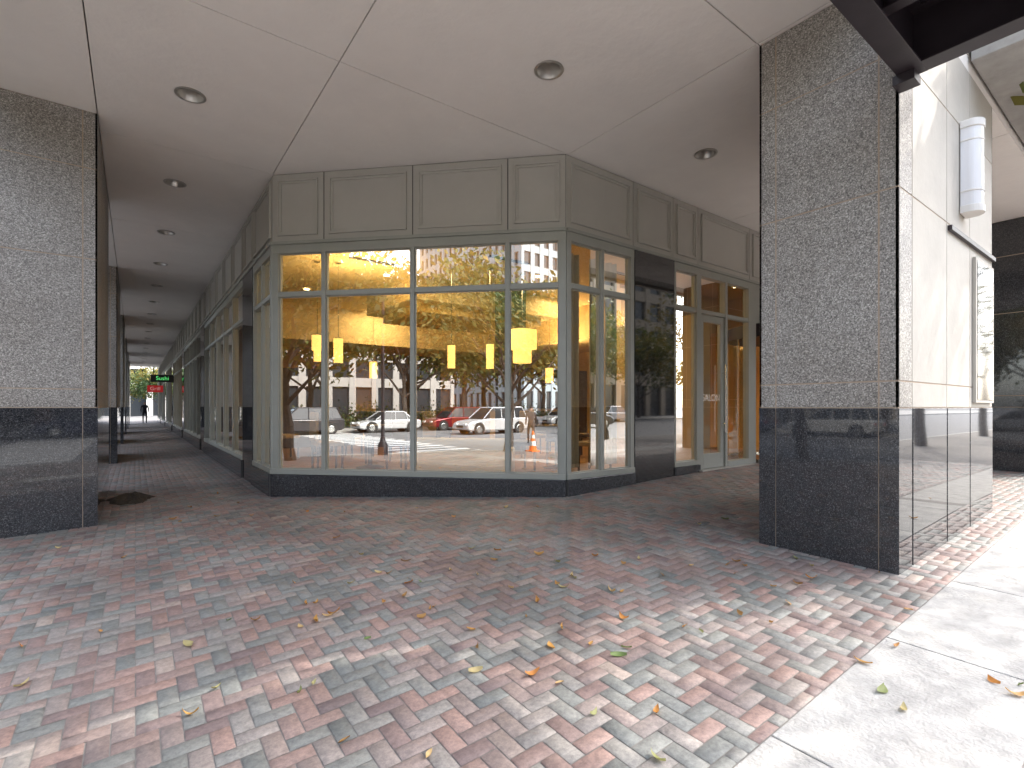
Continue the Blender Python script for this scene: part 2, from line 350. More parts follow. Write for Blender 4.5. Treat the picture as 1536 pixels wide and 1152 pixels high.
# more bays
window(FR,[6.9,8.05]); plinth(FR,[6.9,8.05]); pier(FR,8.05,9.05)
window(FR,[9.05,10.5,12,13.5,15,16.2]); plinth(FR,[9.05,12,15,16.2]); pier(FR,16.2,17.2)
window(FR,[17.2,18.7,20.2,21.7,23.2,24.5]); plinth(FR,[17.2,20.2,24.5])
# left front
spandrel(FL,[0,1.42,2.4]+[2.4+1.3*i for i in range(1,34)])
window(FL,[0,.72,1.42],end=.08); plinth(FL,[0,.72,1.42]); pier(FL,1.42,2.40)
s=2.4
while s<44:
    ss=[s+i*1.3 for i in range(6)]; window(FL,ss); plinth(FL,ss[::2]+[ss[-1]]); pier(FL,s+6.5,s+7.5); s+=7.5
fr.box(-.02,.055,-.06,.026,.22,3.55,'frame',FL)
fr.done(B,bevel=.003); sp.done(B,bevel=.004); gb.done(B,bevel=.003); gl.done(B,recalc=False)
# revolving door
RD=empty('revolving_door'); RD.parent=B
rd=MB('drum'); cx,cy,rr=10.6,5.0,.98
rd.lathe(cx,cy,[(rr-.03,2.55),(rr+.03,2.55),(rr+.03,2.80),(rr-.03,2.80),(.02,2.80)],'steel',40); rd.lathe(cx,cy,[(rr-.03,2.55),(.02,2.56)],'steel',40)
rd.lathe(cx,cy,[(rr+.02,.1),(rr+.03,.19),(rr-.02,.19)],'chrome',40)
for a in (200,225,315,340): rd.cyl(cx+rr*math.cos(R(a)),cy+rr*math.sin(R(a)),.025,.1,2.56,'chrome',10)
rd.cyl(cx,cy,.05,.1,2.6,'chrome',12); rd.done(RD,smooth=True)
rg=MB('leaves')
for a in (30,120,210,300):
    c,s_=math.cos(R(a)),math.sin(R(a)); rg.add([(cx+.06*c,cy+.06*s_,.2),(cx+.9*c,cy+.9*s_,.2),(cx+.9*c,cy+.9*s_,2.5),(cx+.06*c,cy+.06*s_,2.5)],[(0,1,2,3)],'doorglass')
for a0,a1 in ((200,225),(315,340)):
    for k in range(5):
        p=R(a0+(a1-a0)*k/5);q=R(a0+(a1-a0)*(k+1)/5)
        rg.add([(cx+rr*math.cos(p),cy+rr*math.sin(p),.2),(cx+rr*math.cos(q),cy+rr*math.sin(q),.2),(cx+rr*math.cos(q),cy+rr*math.sin(q),2.55),(cx+rr*math.cos(p),cy+rr*math.sin(p),2.55)],[(0,1,2,3)],'doorglass')
rg.done(RD,recalc=False)
w2=MB('revolving_door_surround'); w2.box(4.73,4.93,-.1,.02,0,3.553,'frame',FR); w2.box(6.72,6.9,-.1,.02,0,3.553,'frame',FR); w2.box(4.93,6.72,-.1,.02,2.81,3.553,'frame',FR); w2.done(B,bevel=.003)
# soffit
cut=MB('cut')
lights=[(3.34,3.86)]+[(6.13+2.7*i,3.88) for i in range(8)]+[(.48,6.5+2.7*i) for i in range(18)]
for (x,y) in lights: cut.cyl(x,y,.135,CZ-.1,CZ+.14,'white',32)
cut=cut.done()
def soffcell(name,u0,u1,v0,v1):
    bm=bmesh.new(); gp=.006
    bmesh.ops.create_cube(bm,size=1)
    for q in bm.verts: q.co=Vector((u0+gp if q.co.x<0 else u1-gp, v0+gp if q.co.y<0 else v1-gp, CZ if q.co.z<0 else CZ+.16))
    bmesh.ops.bisect_plane(bm,geom=bm.verts[:]+bm.edges[:]+bm.faces[:],plane_co=(4.75,0,0),plane_no=(-1,-1,0),clear_outer=True)
    es=[e for e in bm.edges if e.is_boundary]
    if es: bmesh.ops.holes_fill(bm,edges=es)
    bmesh.ops.recalc_face_normals(bm,faces=bm.faces)
    me=bpy.data.meshes.new(name); bm.to_mesh(me); bm.free()
    if not me.polygons: return
    me.materials.append(M['soffit']); o=bpy.data.objects.new(name,me); sc.collection.objects.link(o); o.parent=B
    if any(u0<x<u1 and v0<y<v1 for x,y in lights):
        md=o.modifiers.new('b','BOOLEAN'); md.object=cut; md.solver='EXACT'; md.operation='DIFFERENCE'
        dg=bpy.context.evaluated_depsgraph_get(); nm=bpy.data.meshes.new_from_object(o.evaluated_get(dg)); o.modifiers.clear(); o.data=nm
ul=[-1.43,-.353,1.61,4.67]; vl=[1.34,2.42,5.0,8.0]
for a,b_ in zip(ul[:-1],ul[1:]):
    for c,d in zip(vl[:-1],vl[1:]): soffcell('soffit_panel',a,b_,c,d)
uu=[4.67,8.7,12.7,16.7,20.7,24.7,29]
for a,b_ in zip(uu[:-1],uu[1:]):
    soffcell('soffit_panel',a,b_,1.34,2.42); soffcell('soffit_panel',a,b_,2.42,5.25)
vv=[8.0,11.6,15.5,19.5,23.5,27.5,31.5,35.5,39.5,43.5,47.5,53]
for a,b_ in zip(vv[:-1],vv[1:]):
    soffcell('soffit_panel',-1.43,-.353,a,b_); soffcell('soffit_panel',-.353,1.9,a,b_)
bpy.data.objects.remove(cut)
for (x,y) in lights:
    mb=MB('recessed_downlight')
    mb.lathe(0,0,[(.132,.001),(.148,-.004),(.150,-.010),(.140,-.014),(.124,-.010),(.118,.0),(.098,.075),(.085,.13),(.0,.132)],'alu',32)
    mb.lathe(0,0,[(.060,.128),(.05,.10),(.0,.092)],'bulb',20)
    mb.done(smooth=True,loc=(x,y,CZ),recalc=False)
# upper storeys
up=MB('upper_storeys')
def lpoly(o): return [(3.41+o,1.34+o),(60,1.34+o),(60,52),(-1.43+o,52),(-1.43+o,6.18+o)]
up.prism(lpoly(.02),CZ+.17,26,'carglass')
for z in np.arange(CZ+.165,25,3.6): up.prism(lpoly(0),z,z+1.5,'beige')
for x in np.arange(4.4,59,2.66): up.box(x,x+.6,1.325,1.7,CZ+.2,26,'beige')
for y in np.arange(7,51,2.66): up.box(-1.445,-1,y,y+.6,CZ+.2,26,'beige')
up.prism(lpoly(-.2),26,27,'beige'); up.done(B)
bk=MB('rear_walls'); bk.box(29,29.3,1.34,5.3,-.2,CZ,'beige'); bk.done(B)
# interior
it=MB('interior_shell')
it.prism([(1.75,8.1),(4.7,5.15),(29,5.15),(29,9.5),(12.5,9.5),(12.5,16.5),(8,16.5),(8,52),(1.75,52)],.02,.13,'wood')
it.prism([(1.75,8.1),(4.7,5.15),(29,5.15),(29,9.5),(12.5,9.5),(12.5,16.5),(8,16.5),(8,52),(1.75,52)],3.95,4.1,'cream')
it.box(12.3,12.5,5.3,16.5,.13,3.95,'yellow'); it.box(1.8,12.3,16.3,16.5,.13,3.95,'yellow')
it.box(12.5,29,9.3,9.5,.13,3.95,'cream'); it.box(7.8,8,16.5,52,.13,3.95,'cream')
# dropped bulkheads
it.box(2.6,12.3,14.2,16.3,3.0,3.95,'cream'); it.box(9.8,12.3,7.2,14.2,3.05,3.95,'cream'); it.box(4.6,8.6,9.6,12.2,3.45,3.949,'cream'); it.box(4.9,8.3,9.9,11.9,3.25,3.45,'yellow')
it.box(6.6,7.1,9.0,9.5,.13,3.95,'darkwood'); it.box(5.2,7.0,12.8,13.1,.13,2.6,'darkwood')
it.box(8.7,9.0,5.6,8.3,.13,3.0,'cream'); it.box(2.6,4.9,13.9,14.19,.13,2.2,'darkwood'); it.box(9.0,12.25,12.2,12.5,.13,2.4,'darkwood')
for x,y in ((3.6,9.2),(5.6,7.6),(8,7)): it.box(x-.45,x+.45,y-.05,y+.05,3.93,3.945,'joint')
it.done(B)
spn=MB('interior_downlights')
spots=[(2.9,8.6),(4.1,7.6),(5.2,6.4),(4.2,10),(6.8,8.2),(8.4,6.4),(3.2,12.3),(5.4,14.1),(8.5,13.5),(9.5,9.3),(11,6.2),(2.6,13.8)]
for x,y in spots: spn.cyl(x,y,.06,3.925,3.948,'lampcore',14)
spn.done(B)
def arealight(x,y,z,sz,p,col=(1,.70,.34),rot=(0,0,0),sy=None):
    l=bpy.data.lights.new('ceiling_light','AREA'); l.size=sz; l.energy=p; l.color=col; o=bpy.data.objects.new('ceiling_light',l); sc.collection.objects.link(o); o.location=(x,y,z); o.rotation_euler=rot; o.parent=B
    if sy: l.shape='RECTANGLE'; l.size_y=sy
arealight(5.0,7.9,3.9,1.2,110); arealight(8.6,8.8,3.9,1.2,110); arealight(5.6,13.2,3.9,1.5,130); arealight(14,7.2,3.9,.8,120,sy=2)
arealight(4.5,26,3.9,1,180,sy=8); arealight(9.4,10.5,2.6,.8,110,(1,.66,.28),(R(180),0,0)); arealight(3.4,9.4,2.9,.5,90,(1,.66,.28),(R(180),0,0)); 
# pendants
def pendant(X,Y,zt,zb,w,tiers=1):
    u,v=V2(X,Y); mb=MB('pendant_lamp')
    if tiers==1:
        mb.cyl(u,v,w/2,zb,zt,'lampshade',20,w/2*1.02); mb.cyl(u,v,w/2+.004,zt-.01,zt+.004,'chrome',20); mb.cyl(u,v,w/2+.004,zb-.004,zb+.006,'chrome',20)
    else:
        h=zt-zb; mb.cyl(u,v,w/2,zb+h*.42,zt,'lampshade',28); mb.cyl(u,v,w*.32,zb,zb+h*.415,'lampshade',28); mb.cyl(u,v,w/2+.004,zt-.01,zt+.005,'chrome',28)
    mb.cyl(u,v,.006,zt,3.92,'chrome',6); mb.cyl(u,v,.06,3.92,3.948,'chrome',14); mb.done(smooth=True)
pendant(-3.66,9.5,2.55,2.05,.2,2); pendant(-3.30,9.6,2.50,2.02,.17); pendant(-3.57,13,2.36,1.92,.19); pendant(-1.2,10,2.42,1.95,.15); pendant(-.435,10,2.44,1.94,.15)
pendant(.21,10.4,2.78,2.1,.6,2); pendant(.96,13,2.2,1.8,.2)
# furniture
def table(u,v,r=.4):
    mb=MB('dining_table'); z=.13; mb.lathe(0,0,[(.0,.0),(.24,.0),(.24,.015),(.04,.05),(.035,.70),(.1,.72),(r,.72),(r,.75),(0,.75)],'darkwood',24); mb.done(smooth=True,loc=(u,v,z))
def chair(u,v,rot,mat='fabric'):
    mb=MB('dining_chair')
    mb.box(-.22,.22,-.22,.22,.42,.50,mat); mb.box(-.22,.22,.19,.25,.5,.98,mat)
    for x in (-.19,.19):
        for y in (-.19,.2): mb.box(x-.02,x+.02,y-.02,y+.02,0,.42,'darkwood')
    mb.done(bevel=.02,loc=(u,v,.13),rotz=rot)
for (u,v) in ((3.3,8.6),(4.6,9.6),(5.9,6.6),(3.2,11.3),(7.4,8.3)):
    table(u,v)
    a0=random.random()*3
    for k in range(3): a=a0+k*2.1; chair(u+.72*math.cos(a),v+.72*math.sin(a),a-math.pi/2, 'fabric' if k%2 else 'darkwood')
bn=MB('banquette_bench'); Fb=frameF(Bpt,(r2,-r2),(-r2,-r2))
bn.box(1.9,3.4,-1.3,-.75,.13,.55,'linen',Fb); bn.box(1.9,3.4,-.78,-.68,.13,.72,'linen',Fb); bn.done(bevel=.03)
ct=MB('service_counter'); ct.box(7.4,9.4,10.2,10.9,.13,1.15,'cream'); ct.box(7.35,9.45,10.15,10.95,1.15,1.2,'darkwood'); ct.done(bevel=.01)
def curtain(u0,u1,v,n=60):
    mb=MB('curtain'); P=[]
    for z in (.32,3.4):
        for i in range(n+1): t=i/n; P.append((u0+(u1-u0)*t,v+.035*math.sin(t*(u1-u0)*55+ (0 if z<1 else .5))+.01*math.sin(t*31),z))
    mb.add(P,[(i,i+1,n+2+i,n+1+i) for i in range(n)],'curtain'); mb.done(smooth=True,recalc=False)
curtain(4.85,5.15,5.32); curtain(5.42,5.62,5.32); curtain(5.75,6.0,5.32)
# ---------------------------------------------------------------- pillars
def pillar(u0,u1,v0,v1,street,upm='granite',sm='beige'):
    mb=MB('granite_pillar'); e=.003; zb=-.55
    mb.box(u0+e,u1-e,v0+e,v1-e,zb,CZ-.003,'sealant')
    zs=[zb,1.19,1.40,2.90,3.94,CZ-.001]
    faces=[((u0,v0),(1,0),(0,-1),u1-u0,'v0'),((u1,v0),(0,1),(1,0),v1-v0,'u1'),((u1,v1),(-1,0),(0,1),u1-u0,'v1'),((u0,v1),(0,-1),(-1,0),v1-v0,'u0')]
    for O,d,n,L,tag in faces:
        F=frameF(O,d,n); long=L>2
        if not long: ss=[0,.15,L-.13,L]
        elif tag==street: ss=[0,.32,1.29,2.1,L] if street=='v0' else [0,L-2.1,L-1.29,L-.32,L]
        else: ss=[0,.15,1.05,2.0,L-.15,L]
        for i,(a,b_) in enumerate(zip(ss[:-1],ss[1:])):
            for j,(z0,z1) in enumerate(zip(zs[:-1],zs[1:])):
                mat='polished' if j==0 else upm
                if tag==street and j>0:
                    corner=(i==0 if street=='v0' else i==len(ss)-2)
                    if not corner: mat=sm
                gp=.006 if j else .0035
                A=a+(gp if a>0 else -.0); Bb=b_-(gp if b_<L else 0)
                if tag==street and j==0: A+=.012 if a>0 else 0; Bb-=.012 if b_<L else 0
                t1=.0 if j else .004
                mb.box(A,Bb,-.02,t1,z0+(gp if j else 0),z1-gp,mat,F)
        if tag==street:
            for s in ss[1:-1]: mb.box(s-.017,s+.017,-.02,-.0025,zb,1.185,'dark',F)
    return mb.done(bevel=.0015)
pillar(4.707,7.78,1.34,2.42,'v0')
pillar(12.707,15.78,1.34,2.42,'v0','polished','polished')
pillar(20.707,23.78,1.34,2.42,'v0')
pillar(-1.43,-.353,7.56,10.6,'u0')
for k in range(1,6): pillar(-1.43,-.353,7.56+8*k,10.6+8*k,'u0')
F0=frameF((4.707,1.34),(1,0),(0,-1))
dc=MB('display_case'); dc.box(2.2,2.98,.002,.03,1.24,2.74,'beige',F0); dc.box(2.25,2.93,.031,.034,1.27,2.71,'carglass',F0)
dc.box(1.31,3.06,.002,.035,2.83,2.875,'steel',F0); dc.done(bevel=.003)  # dark strip stands in for the shadow gap in the stone above the case
ov=MB('overhang_slab'); ov.box(6.75,29,.72,1.32,4.68,5.1,'kerb'); ov.box(6.75,29,.60,.716,4.60,5.3,'beige'); ov.done(B,bevel=.01)
# sconce: slim half-round diffuser
sn=MB('wall_sconce'); su,sv=6.52,1.265
def half(r,z0,z1,mat): 
    P=[(su+r*math.sin(a),sv-r*.8*math.cos(a)) for a in [R(-90+180*i/16) for i in range(17)]]+[(su+r,1.333),(su-r,1.333)]
    sn.prism(P,z0,z1,mat)
half(.105,3.13,3.90,'acryl'); half(.118,3.07,3.14,'white'); half(.118,3.89,3.96,'white'); half(.112,3.27,3.288,'white'); half(.112,3.76,3.778,'white')
sn.done(bevel=.004)
# canopy
cn=MB('steel_entrance_canopy')
cu0,cu1,cv0,cv1,cz0,cz1=3.3,4.67,.35,1.31,3.67,4.09
def beam_u(v,z0,z1,w=.16):
    cn.box(cu0,cu1,v-.012,v+.012,z0+.016,z1-.016,'steel'); cn.box(cu0,cu1,v-w/2,v+w/2,z0,z0+.016,'steel'); cn.box(cu0,cu1,v-w/2,v+w/2,z1-.016,z1,'steel')
def beam_v(u,z0,z1,w=.16):
    cn.box(u-.012,u+.012,cv0,cv1,z0+.018,z1-.018,'steel'); cn.box(u-w/2,u+w/2,cv0,cv1,z0+.002,z0+.018,'steel'); cn.box(u-w/2,u+w/2,cv0,cv1,z1-.018,z1-.002,'steel')
beam_u(cv1-.08,cz0,cz1); beam_u(cv0+.08,cz0,cz1); beam_v(cu1-.08,cz0,cz1); beam_v(cu0+.08,cz0,cz1); beam_v(4.0,cz0+.15,cz1,.1)
cn.box(cu0,cu1,cv0,cv1,cz1+.002,cz1+.03,'steel')
cn.box(4.55,4.70,1.2,1.335,3.60,3.67,'steel'); cn.tube((4.6,1.2,4.1),(4.72,1.34,4.9),.02,.02,'steel',8); cn.tube((3.4,1.2,4.1),(3.9,1.8,4.7),.02,.02,'steel',8)
cn.done(bevel=.003)
# ---------------------------------------------------------------- arcade signs
def sign(name,u0,u1,v,z0,z1,txt,tc_,bg,es=3):
    e=empty(name,(u0,v,z0)); 
    mb=MB('cabinet'); mb.box(0,u1-u0,-.06,.06,0,z1-z0,bg); mb.box(.1,.13,-.01,.01,z1-z0,z1-z0+.4,'steel'); mb.box(u1-u0-.13,u1-u0-.1,-.01,.01,z1-z0,z1-z0+.4,'steel'); mb.done(e,bevel=.01)
    cu=bpy.data.curves.new('lettering','FONT'); cu.body=txt; cu.size=(z1-z0)*.72; cu.extrude=.008; cu.align_x='CENTER'; cu.align_y='CENTER'
    t=bpy.data.objects.new('lettering',cu); sc.collection.objects.link(t); t.parent=e; t.location=((u1-u0)/2,-.07,(z1-z0)/2); t.rotation_euler=(R(90),0,0)
    cu.materials.append(plain('neon_'+name,tc_,.5,emis=tc_,es=es))
sign('green_neon_sign',.60,1.55,30.5,2.42,2.78,'Sushi',(.12,.75,.2),'dark',.9)
sign('red_restaurant_sign',.50,1.2,33.2,1.98,2.34,'Grill',(.9,.7,.65),plain('red_sign_face',(.5,.02,.03),.5,emis=(1,.03,.03),es=.2),.2)
# mulch mound by the pillar
ml=MB('leaf_litter_pile'); P=[];Fc=[];n=22
for k,(r_,h) in enumerate(((.28,0),(.2,.04),(.12,.075),(.05,.09))):
    for i in range(n): a=2*math.pi*i/n; rr=r_*(1+.2*random.uniform(-1,1)); P.append((rr*math.cos(a),rr*1.5*math.sin(a),h*(1+.25*random.uniform(-1,1))))
for k in range(3): Fc+=[(k*n+i,k*n+(i+1)%n,(k+1)*n+(i+1)%n,(k+1)*n+i) for i in range(n)]
Fc.append(tuple(range(3*n,4*n))); ml.add(P,Fc,'mulch'); ml.done(loc=(-.05,9.3,G(-.05,9.3)))
# fallen leaves
def leaves():
    P=[];Fc=[];T=[]
    def leaf(u,v,L,a,t):
        z=G(u,v)+.006; b=len(P); w=L*random.uniform(.13,.22); c,s_=math.cos(a),math.sin(a); cur=random.uniform(.05,.3)*L; tw=random.uniform(-.01,.01)
        N=6
        for i in range(N+1):
            x=-L/2+L*i/N; ww=w*math.sin(math.pi*min(1,max(.02,i/N)))**.8; zz=cur*(2*i/N-1)**2
            y0=.12*L*math.sin(i/N*3)
            for sgn,dz in ((-1,.006+tw),(0,0),(1,.006-tw)):
                y=y0+sgn*ww; P.append((u+x*c-y*s_,v+x*s_+y*c,z+zz+max(0,dz)*abs(sgn))); T.append(t)
        for i in range(N):
            for k in (0,1): q=b+i*3+k; Fc.append((q,q+3,q+4,q+1))
    for _ in range(80):
        X=random.uniform(-1.9,2.6); Y=random.uniform(1.9,4.6); u,v=V2(X,Y)
        leaf(u,v,random.uniform(.035,.09),random.random()*6.3,random.random()**1.2)
    for _ in range(130):
        u=random.uniform(-4,9); v=random.uniform(-2,9)
        if u+v>8.8 and u>1.5 and v>4.8: continue
        leaf(u,v,random.uniform(.03,.09),random.random()*6.3,random.random())
    me=bpy.data.meshes.new('fallen_leaves'); me.from_pydata(P,[],Fc); me.attributes.new('tint','FLOAT','POINT').data.foreach_set('value',T); me.materials.append(M['fallen'])
    me.polygons.foreach_set('use_smooth',[True]*len(me.polygons)); sc.collection.objects.link(bpy.data.objects.new('fallen_leaves',me))
leaves()
# ---------------------------------------------------------------- trees
def treemesh(name,h,cr,nl,mat,seed,ls=.14,trunk=.42):
    rnd=random.Random(seed); mb=MB(name)
    p=Vector((0,0,-.2)); pts=[p]; 
    for i in range(5): p=p+Vector((rnd.uniform(-.08,.08),rnd.uniform(-.08,.08),h*trunk/5+.05)); pts.append(p)
    for i in range(5): mb.tube(pts[i],pts[i+1],.17-.02*i,.17-.02*(i+1),'bark',9,False)
    tips=[]; top=pts[-1]
    for k in range(8):
        a=k*.785+rnd.uniform(-.3,.3); el=rnd.uniform(.35,1.35); L=cr*rnd.uniform(.6,1.0); q=pts[-1-(k%3)]; r=.07
        d=Vector((math.cos(a)*math.cos(el),math.sin(a)*math.cos(el),math.sin(el)))
        for s_ in range(4):
            d2=(d+Vector((rnd.uniform(-.25,.25),rnd.uniform(-.25,.25),rnd.uniform(-.05,.25)))).normalized(); q2=q+d2*L/3.2; mb.tube(q,q2,r,r*.7,'bark',6,False); r*=.7; q=q2
            if s_>0:
                for _ in range(3):
                    d3=(d2+Vector((rnd.uniform(-1,1),rnd.uniform(-1,1),rnd.uniform(-.3,.8)))).normalized(); e=q+d3*L*rnd.uniform(.25,.5); mb.tube(q,e,r*.6,.006,'bark',4,False); tips.append(e)
        tips.append(q)
    nb=len(mb.v); k=mb.m(mat); tint=[0.]*nb
    for i in range(nl):
        c=rnd.choice(tips); sg=cr*.15; pos=c+Vector((rnd.gauss(0,sg),rnd.gauss(0,sg),rnd.gauss(0,sg*.75))); s_=ls*rnd.uniform(.5,1.2)
        n=Vector((rnd.gauss(0,1),rnd.gauss(0,1),rnd.gauss(0,1))).normalized(); a=n.orthogonal().normalized(); b_=n.cross(a); b0=len(mb.v)
        mb.v+=[tuple(pos-a*s_),tuple(pos-b_*s_*.5),tuple(pos+a*s_),tuple(pos+b_*s_*.5)]; mb.f.append([b0,b0+1,b0+2,b0+3]); mb.mi.append(k)
        t=min(1,max(0,.5+.35*math.sin(c.x*2.1+seed)+rnd.gauss(0,.18))); tint+=[t]*4
    me=bpy.data.meshes.new(name); me.from_pydata(mb.v,[],mb.f); me.attributes.new('tint','FLOAT','POINT').data.foreach_set('value',tint)
    for q in mb.mats: me.materials.append(M[q])
    me.polygons.foreach_set('material_index',mb.mi); return me
TG=[treemesh('golden_tree_mesh',7.5,4.0,7500,'leafgold',3,.17,.34),treemesh('golden_tree_mesh_b',8.5,4.3,8000,'leafgold',11,.17,.34)]
TN=[treemesh('green_tree_mesh',7,3.8,7500,'leafgreen',5,.17,.34)]
TA=treemesh('airy_tree_mesh',6.2,3.0,5500,'leafgold',31,.12)
TS=treemesh('sparse_tree_mesh',10.5,2.9,3300,'leafgold',21,.10)
def tree(me,u,v,s=1,r=0,z=None):
    o=bpy.data.objects.new('street_tree',me); sc.collection.objects.link(o); o.location=(u,v,(RZ(u)+.14) if z is None else z); o.scale=(s,s,s); o.rotation_euler[2]=r
for i,v in enumerate((-25,-19,-13,-7,-1,5,11,18)): tree((TG+TN)[i%3],-27+random.uniform(-.6,.6),v,random.uniform(1.5,1.85),i*1.3)
for i,v in enumerate((-30,-21,-12,-3,6)): tree((TN+TG)[(i+1)%3],-37+random.uniform(-1,1),v,random.uniform(1.8,2.2),i*2.1)
for i,u in enumerate((-14,-6,1,8,16,25,34,44)): tree((TN+TG)[i%3],u,-26,random.uniform(1.2,1.5),i*1.7)
tree(TS,8.6,-1.5,1.15,0,G(8.6,-1.5)); tree(TS,19.5,-2.3,1,2,G(19,-2.3)); tree(TS,28,-2.4,.9,1,G(28,-2.4))
tree(TA,-4.9,-1.0,1.0,1,G(-4.9,-1)); tree(TA,-5.1,6.2,1.0,4,G(-4.9,6))
tree(TA,-5.4,19,.9,2,G(-5.4,13)); tree(TA,-5.4,29,.9,3,G(-5.4,20)); tree(TA,-5.4,40,.9,5,G(-5.4,20))
for i,(u,v) in enumerate(((-2,82),(3,86),(-6,90))): tree((TN+TG)[i%3],u,v,1,i)
# clipped hedge behind the parked cars
hg=MB('hedge'); kx=hg.m('leafgreen'); tint=[]
rnd=random.Random(4)
for i in range(9000):
    v=rnd.uniform(-24,8); u=-29+rnd.gauss(0,.45); z=RZ(-29)+.15+abs(rnd.gauss(0,1))*.55+ .5*rnd.random()*(1+math.sin(v*.9)); z=min(z,2.4)
    pos=Vector((u,v,z)); n=Vector((rnd.gauss(0,1),rnd.gauss(0,1),rnd.gauss(0,1))).normalized(); a=n.orthogonal().normalized(); b_=n.cross(a); b0=len(hg.v); s_=.12
    hg.v+=[tuple(pos-a*s_),tuple(pos-b_*s_*.6),tuple(pos+a*s_),tuple(pos+b_*s_*.6)]; hg.f.append([b0,b0+1,b0+2,b0+3]); hg.mi.append(kx); tint+=[rnd.random()]*4
ho=hg.done(recalc=False); ho.data.attributes.new('tint','FLOAT','POINT').data.foreach_set('value',tint)
# ---------------------------------------------------------------- surrounding buildings
def bgbuilding(name,u0,u1,v0,v1,h,col,bay=3.2,fl=3.6,glass='carglass'):
    e=empty(name); z0=-.6; mw=plain(name+'_wall',col,.75,0,.06,.7); mb=MB('glazing'); mb.box(u0+.35,u1-.35,v0+.35,v1-.35,z0,h-.2,glass); mb.done(e)
    mb=MB('walls')
    z=3.9
    while z<h-1.0: mb.box(u0+.08,u1-.08,v0+.08,v1-.08,z,z+1.25,mw); z+=fl
    mb.box(u0-.2,u1+.2,v0-.2,v1+.2,h-.9,h,mw)
    n=max(1,round((u1-u0)/bay))
    for i in range(n+1):
        x=u0+(u1-u0-.9)*i/n
        mb.box(x,x+.9,v0,v0+.6,z0,h-.9,mw); mb.box(x,x+.9,v1-.6,v1,z0,h-.9,mw)
    n=max(1,round((v1-v0)/bay))
    for i in range(1,n):
        y=v0+(v1-v0-.9)*i/n
        mb.box(u0,u0+.6,y,y+.9,z0,h-.9,mw); mb.box(u1-.6,u1,y,y+.9,z0,h-.9,mw)
    mb.done(e)
bgbuilding('office_building',-90,-58,-30,-4,17,(.36,.33,.30)); bgbuilding('stone_office_tower',-68,-36,22,70,26,(.4,.37,.33))
bgbuilding('glass_office_tower',-100,-60,-95,-45,42,(.3,.34,.36),2.2)
bgbuilding('brick_apartment_building',-18,14,-62,-32,15,(.34,.21,.15)); bgbuilding('limestone_building',18,60,-62,-32,20,(.42,.35,.27))
bgbuilding('pale_office_building',-20,30,105,130,22,(.6,.58,.54))
# ---------------------------------------------------------------- cars
def car(u,v,heading,col,suv=False,name='parked_car'):
    e=empty(name,(u,v,RZ(u)+.005)); e.rotation_euler[2]=heading
    pm=plain('car_paint',col,.22,.3); H=1.72 if suv else 1.45; L=4.75 if suv else 4.6; w=.93; bz=.98 if suv else .86
    mb=MB('body'); l=L/2
    prof=[(-l,.35),(-l,.75),(-l+.05,bz-.04),(-l+.5 if not suv else -l+.12,bz+.02),(-.3,bz),(.85,bz),(l-.35,bz-.17),(l-.03,.62),(l,.35),(l-.25,.24),(-l+.25,.24)]
    n=len(prof); P=[(x,-w,z) for x,z in prof]+[(x,w,z) for x,z in prof]
    mb.add(P,[tuple(range(n)),tuple(range(n,2*n))[::-1]]+[(i,(i+1)%n,n+(i+1)%n,n+i) for i in range(n)],pm)
    mb.done(e,bevel=.07,smooth=True)
    rear=-l+.15 if suv else -l+.75; rt=-l+.45 if suv else -l+1.35
    def gh(x0,x1,t0,t1,z0,z1,w0,w1,mat,nm,bev):
        mb=MB(nm); P=[(x0,-w0,z0),(x1,-w0,z0),(x1,w0,z0),(x0,w0,z0),(t0,-w1,z1),(t1,-w1,z1),(t1,w1,z1),(t0,w1,z1)]
        mb.add(P,[(0,3,2,1),(4,5,6,7),(0,1,5,4),(1,2,6,5),(2,3,7,6),(3,0,4,7)],mat); mb.done(e,bevel=bev)
    gh(rear,1.15,rt,.35,bz-.02,H-.07,w-.06,w-.24,'carglass','windows',.03)
    gh(rt-.06,.42,rt+.02,.3,H-.075,H,w-.235,w-.29,pm,'roof',.03)
    mb=MB('pillars')
    for x0,x1 in ((rear,rt),(1.15,.35),(-.25,-.3),( -1.2 if suv else -1.15,-1.25 if suv else -1.1)):
        for s_ in (-1,1): mb.tube((x0,s_*(w-.055),bz),(x1,s_*(w-.235),H-.05),.035,.03,pm,5)
    mb.done(e)
    mb=MB('wheels')
    for x in (-l+.85,l-.88):
        for s_ in (-1,1):
            mb.tube((x,s_*(w-.2),.33),(x,s_*(w+.012),.33),.33,.33,'tyre',20); mb.tube((x,s_*(w+.012),.33),(x,s_*(w+.02),.33),.21,.19,'chrome',14)
            mb.tube((x,s_*(w-.25),.36),(x,s_*(w+.003),.36),.40,.40,'dark',20)
    mb.done(e)
    mb=MB('lights'); 
    for s_ in (-1,1): mb.box(l-.12,l+.004,s_*.55-.16,s_*.55+.16,.58,.70,'white'); mb.box(-l-.006,-l+.08,s_*.68-.12,s_*.68+.12,.68,.84,'tail')
    mb.box(l-.05,l+.006,-.4,.4,.42,.56,'dark'); mb.done(e,bevel=.01)
cols=[(.6,.6,.6),(.3,.3,.32),(.18,.012,.018),(.6,.6,.6),(.04,.04,.045),(.2,.21,.23),(.55,.55,.53),(.03,.04,.09),(.4,.4,.42)]
for i,v in enumerate((-21,-15.4,-9.9,-4.3,1.3,7,12.6,18.5)): car(-23.6,v,R(90),cols[i%9],i%2==0)
for i,u in enumerate((-14,-8,-2,4.5,10.5,16.5,23,29,35)): car(u,-22,0,cols[(i*2+3)%9],i%3==0)
